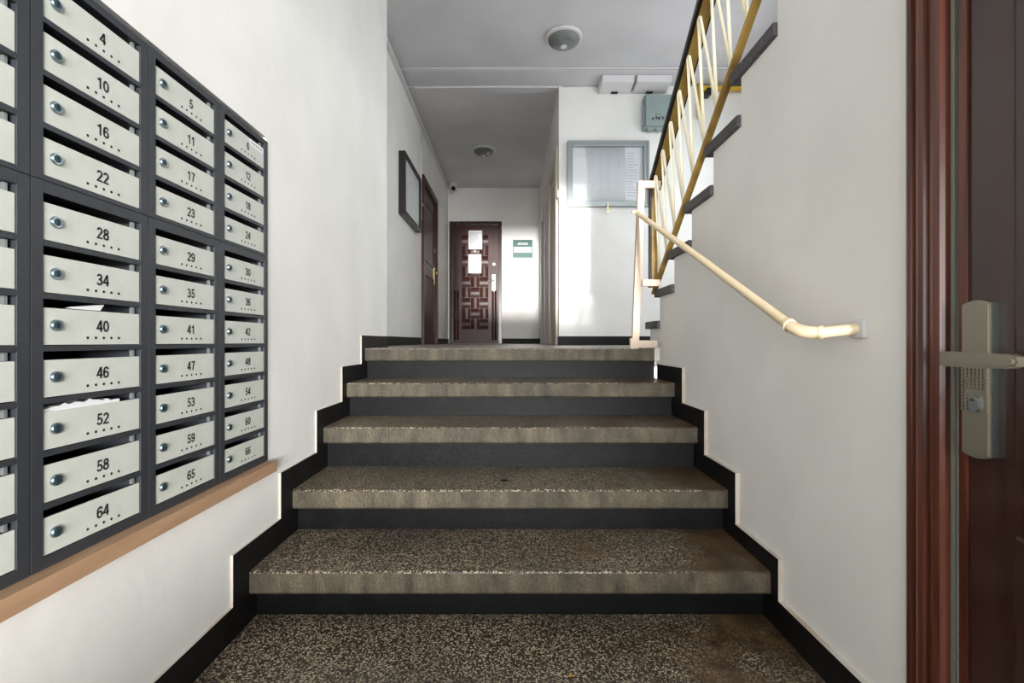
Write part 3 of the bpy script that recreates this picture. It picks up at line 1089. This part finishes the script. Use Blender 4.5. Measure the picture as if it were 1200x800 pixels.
def bulge(w, h, horizontal):
    bm = new()
    n = 6
    d = 0.020
    g = []
    for i in range(n + 1):
        row = []
        for j in range(n + 1):
            u, v = i / n, j / n
            t = u if horizontal else v
            row.append(bm.verts.new((w * (u - 0.5), -d * math.sin(PI * t) - 0.001, h * (v - 0.5))))
        g.append(row)
    for i in range(n):
        for j in range(n):
            bm.faces.new((g[i][j], g[i + 1][j], g[i + 1][j + 1], g[i][j + 1])).smooth = True
    bd = [g[i][0] for i in range(n + 1)] + [g[n][j] for j in range(1, n + 1)] + [g[i][n] for i in range(n - 1, -1, -1)] + [g[0][j] for j in range(n - 1, 0, -1)]
    base = [bm.verts.new((v.co.x, 0.004, v.co.z)) for v in bd]
    m_ = len(bd)
    for k in range(m_):
        bm.faces.new((bd[k], bd[(k + 1) % m_], base[(k + 1) % m_], base[k]))
    bmesh.ops.recalc_face_normals(bm, faces=bm.faces)
    return mesh_of('weave_tile', bm, M['wood_end'])


bA, bB = bulge(0.142, 0.168, True), bulge(0.142, 0.168, False)
for c in range(3):
    for r in range(9):
        o = bpy.data.objects.new('weave_tile', bA if (c + r) % 2 else bB)
        C.objects.link(o)
        o.parent = lf
        o.matrix_parent_inverse = WORLD[d3.name].inverted() @ Matrix.Identity(4) if False else Matrix.Identity(4)
        o.location = (-0.615 + (c - 1) * 0.148, YF - 0.025, H + 0.29 + r * 0.175)
for sx in (-0.955, -0.905, -0.32, -0.275):
    bm = new(); tube(bm, [V(sx, YF - 0.025, LAND + 0.06), V(sx, YF - 0.025, 0.85)], 0.016, 8)
    obj('moulding', bm, M['wood_end'], lf)
bm = new(); box(bm, -0.333, -0.272, YF - 0.036, YF - 0.0255, 0.835, 1.12, bev=0.003)
tube(bm, [V(-0.302, YF - 0.03, 1.01), V(-0.302, YF - 0.085, 1.01), V(-0.40, YF - 0.085, 1.01)], 0.011, 8)
obj('handle', bm, M['nickel'], d3)
bm = new(); lathe(bm, [(0.034, 0), (0.034, -0.014), (0.02, -0.018), (0.004, -0.018)], V(-0.302, YF - 0.0255, 1.295), 'y', 18)
obj('lock', bm, M['nickel'], d3)
bm = new(); lathe(bm, [(0.014, 0), (0.014, -0.008), (0.003, -0.008)], V(-0.615, YF - 0.05, 1.50), 'y', 12)
obj('peephole', bm, M['brass'], d3)


def sheet(x0, x1, z0, z1, y, label, seed):
    rnd = random.Random(seed)
    bm = new(); box(bm, x0, x1, y - 0.002, y, z0, z1)
    n = 9
    for k in range(n):
        z = z1 - (k + 1.6) * (z1 - z0) / (n + 2)
        box(bm, x0 + 0.025, x1 - rnd.uniform(0.025, 0.08), y - 0.0026, y - 0.0019, z, z + 0.007, 1)
    o = obj('notice_sheet', bm, [M['paper'], M['grey_print']])
    tag(o, label, 'notice')


sheet(-0.724, -0.497, 1.533, 1.846, YF - 0.050, 'white notice sheet on the brown end door, upper one', 1)
sheet(-0.728, -0.511, 1.136, 1.451, YF - 0.050, 'white notice sheet on the brown end door, lower one', 2)

sg = thing('wall_sign', 'green sign with a white band beside the brown end door', 'sign', (0.18, YF, 1.40 + H))
bm = new(); box(bm, 0.0143, 0.343, YF - 0.012, YF, 1.40, 1.70, bev=0.003)
obj('plate', bm, M['sign_green'], sg)
bm = new(); box(bm, 0.030, 0.328, YF - 0.0145, YF - 0.012, 1.485, 1.578)
box(bm, 0.060, 0.300, YF - 0.015, YF - 0.0143, 1.535, 1.545, 1)
obj('band', bm, [M['paper'], M['grey_print']], sg)
bm = new()
for k in range(5):
    box(bm, 0.10 + k * 0.035, 0.122 + k * 0.035, YF - 0.0128, YF - 0.0119, 1.615, 1.650)
obj('print', bm, M['board_pale'], sg)

# pale doors on the other side of the corridor
d5 = struct_root('door_5', 'beige door casing just round the corner of the corridor', (RX, 5.46, H + LAND))
bm = new()
for (a, b_, c_, d_) in ((4.95, 5.06, LAND, 2.0), (5.87, 5.98, LAND, 2.0), (5.06, 5.87, 1.90, 2.0)):
    box(bm, RX - 0.022, RX + 0.12, a, b_, c_, d_, bev=0.006)
obj('frame', bm, M['beige'], d5)
bm = new(); box(bm, RX + 0.012, RX + 0.05, 5.06, 5.87, LAND + 0.004, 1.90)
obj('leaf', bm, M['beige'], d5)
d6 = struct_root('door_6', 'pale grey door casing at the far end of the corridor', (RX, 7.2, H + LAND))
bm = new()
for (a, b_, c_, d_) in ((6.75, 6.83, LAND, 1.95), (7.57, 7.65, LAND, 1.95), (6.83, 7.57, 1.87, 1.95)):
    box(bm, RX - 0.018, RX + 0.12, a, b_, c_, d_, bev=0.006)
obj('frame', bm, M['plastic_white'], d6)
bm = new(); box(bm, RX + 0.03, RX + 0.07, 6.83, 7.57, LAND + 0.004, 1.87)
obj('leaf', bm, M['plastic_white'], d6)
bm = new(); box(bm, 0.452, 0.466, 4.84, 4.88, 1.44, 1.52, bev=0.004)
tag(obj('bell_push', bm, M['plastic_white']), 'small white push button at the corridor corner', 'switch')

# ------------------------------------------------------------------ boxes, pipes and cables on the landing wall
def junction(x0, x1, z0, z1, label):
    t = thing('junction_box', label, 'box', ((x0 + x1) / 2, YB, z0 + H), 'white boxes under the ceiling')
    bm = new()
    zm = z0 + (z1 - z0) * 0.48
    pf = [(YB - 0.001, z0), (YB - 0.03, z0 - 0.004), (YB - 0.205, z0 + 0.012), (YB - 0.212, z1), (YB - 0.001, z1)]
    prism(bm, pf, 'x', x0, x1)
    bmesh.ops.bevel(bm, geom=[e for e in bm.edges if all(v.co.y < YB - 0.01 for v in e.verts)], offset=0.006, segments=2, affect='EDGES')
    obj('cover', bm, M['plastic_white'], t)
    bm = new(); box(bm, (x0 + x1) / 2 - 0.035, (x0 + x1) / 2 + 0.03, YB - 0.05, YB - 0.02, z0 - 0.010, z0 + 0.008)
    obj('cable_entry', bm, M['hole'], t)


junction(0.862, 1.170, 2.470, 2.546, 'white junction box under the ceiling, beside the bare wall above the case')
junction(1.196, 1.53, 2.472, 2.546, 'white junction box under the ceiling, directly above the green box')
gb = thing('green_box', 'grey-green metal junction box beside the railing', 'box', (1.44, YB, 2.07 + H))
bm = new(); box(bm, 1.295, 1.60, YB - 0.085, YB, 2.085, 2.415, bev=0.022)
obj('case', bm, M['box_green'], gb)
bm = new(); box(bm, 1.305, 1.59, YB - 0.110, YB - 0.086, 2.105, 2.41, bev=0.010)
obj('lid', bm, M['box_green'], gb)
bm = new()
for k in range(9):
    box(bm, 1.287, 1.297, YB - 0.09, YB - 0.07, 2.12 + k * 0.032, 2.135 + k * 0.032)
for k in range(3):
    box(bm, 1.33 + k * 0.085, 1.365 + k * 0.085, YB - 0.10, YB - 0.04, 2.066, 2.086, bev=0.004)
obj('clasp', bm, M['box_green'], gb)
bm = new()
for (a, w, z, h) in ((0.0, 0.016, 0.0, 0.010), (0.028, 0.010, 0.0, 0.018), (0.043, 0.016, 0.0, 0.014), (0.066, 0.004, 0, 0.02), (0.078, 0.010, 0.0, 0.016), (0.030, 0.006, 0.03, 0.006), (0.052, 0.006, 0.03, 0.006)):
    box(bm, 1.365 + a * 1.3, 1.365 + (a + w) * 1.3, YB - 0.1108, YB - 0.1099, 2.165 + z * 1.5, 2.165 + z * 1.5 + h * 1.8)
obj('lettering', bm, M['print'], gb)
bm = new(); tube(bm, [V(1.45, YB - 0.02, 2.42), V(1.45, YB - 0.02, 2.475)], 0.009, 8)
obj('cable', bm, M['plastic_white'], gb)

gp = thing('gas_pipe', 'yellow gas pipe on the landing wall behind the rods', 'pipe', (1.9, YB, 2.0 + H))
bm = new(); tube(bm, [V(1.86, YB - 0.05, 2.20), V(1.86, YB - 0.05, 2.55)], 0.022, 12)
obj('pipe', bm, M['yellow'], gp)
bm = new(); tube(bm, [V(1.86, YB - 0.05, 2.50), V(2.28, YB - 0.05, 2.50)], 0.026, 12)
obj('pipe', bm, M['yellow'], gp)
bm = new(); box(bm, 1.915, 1.955, YB - 0.085, YB - 0.001, 2.42, 2.49, bev=0.004)
obj('clamp', bm, M['pvc'], gp)

bm = new(); tube(bm, [V(CX + 0.06, 4.535, CEIL - 0.010), V(0.4, 4.535, CEIL - 0.008), V(2.29, 4.535, CEIL - 0.010)], 0.008, 8)
tag(obj('conduit', bm, M['plastic_white']), 'thin pale conduit crossing the ceiling in front of the beam', 'conduit')
bm = new(); tube(bm, [V(CX + 0.10, 4.84, CEIL - 0.032), V(-0.3, 4.835, CEIL - 0.026), V(0.46, 4.835, CEIL - 0.028)], 0.0095, 8)
tag(obj('conduit', bm, M['plastic_white']), 'pale conduit along the edge where the corridor ceiling starts', 'conduit')
bm = new(); tube(bm, [V(0.50, YB - 0.008, CEIL - 0.03), V(0.86, YB - 0.008, CEIL - 0.03)], 0.006, 8)
tag(obj('cable', bm, M['plastic_white']), 'short cable running into the first white junction box', 'cable')
bm = new(); box(bm, CX, CX + 0.035, 4.0, YF - 0.2, CEIL - 0.075, CEIL - 0.045, bev=0.004)
tag(obj('cable_duct', bm, M['plastic_white']), 'white cable duct along the top of the corridor wall', 'cable duct')
bm = new(); tube(bm, [V(CX + 0.008, 5.66, CEIL - 0.08), V(CX + 0.008, 5.66, 1.42)], 0.007, 8)
tag(obj('cable', bm, M['plastic_white']), 'white cable dropping down beside the black-framed case', 'cable')

cc = thing('dome_camera', 'small white dome camera in the corridor corner under the ceiling', 'camera', (-0.955, 7.85, CEIL + H))
bm = new(); lathe(bm, [(0.068, 0.0), (0.068, -0.04), (0.058, -0.048)], V(-0.955, 7.85, CEIL), n=24)
obj('mount', bm, M['plastic_white'], cc)
bm = new()
bmesh.ops.create_uvsphere(bm, u_segments=20, v_segments=12, radius=0.062, matrix=Matrix.Translation(V(-0.955, 7.85, CEIL - 0.085)))
for f in bm.faces:
    f.smooth = True
obj('ball', bm, M['plastic_white'], cc)
bm = new(); lathe(bm, [(0.034, 0.0), (0.034, -0.022), (0.02, -0.026), (0.002, -0.026)], V(-0.945, 7.803, CEIL - 0.105), 'y', 18)
obj('lens', bm, M['hole'], cc)

# dry leaf on the floor
bm = new()
lv = [bm.verts.new(V(0.150 + a, 1.245 + b_, FLOOR + c_)) for a, b_, c_ in ((-0.007, 0, 0.001), (0, -0.006, 0.003), (0.008, 0.001, 0.001), (0.001, 0.006, 0.002))]
lu = [bm.verts.new(v.co + Vector((0, 0, 0.0012))) for v in lv]
bm.faces.new(lv[::-1]); bm.faces.new(lu)
for k in range(4):
    bm.faces.new((lv[k], lv[(k + 1) % 4], lu[(k + 1) % 4], lu[k]))
tag(obj('dry_leaf', bm, M['leaf']), 'tiny yellow leaf scrap on the terrazzo floor below the steps', 'leaf')
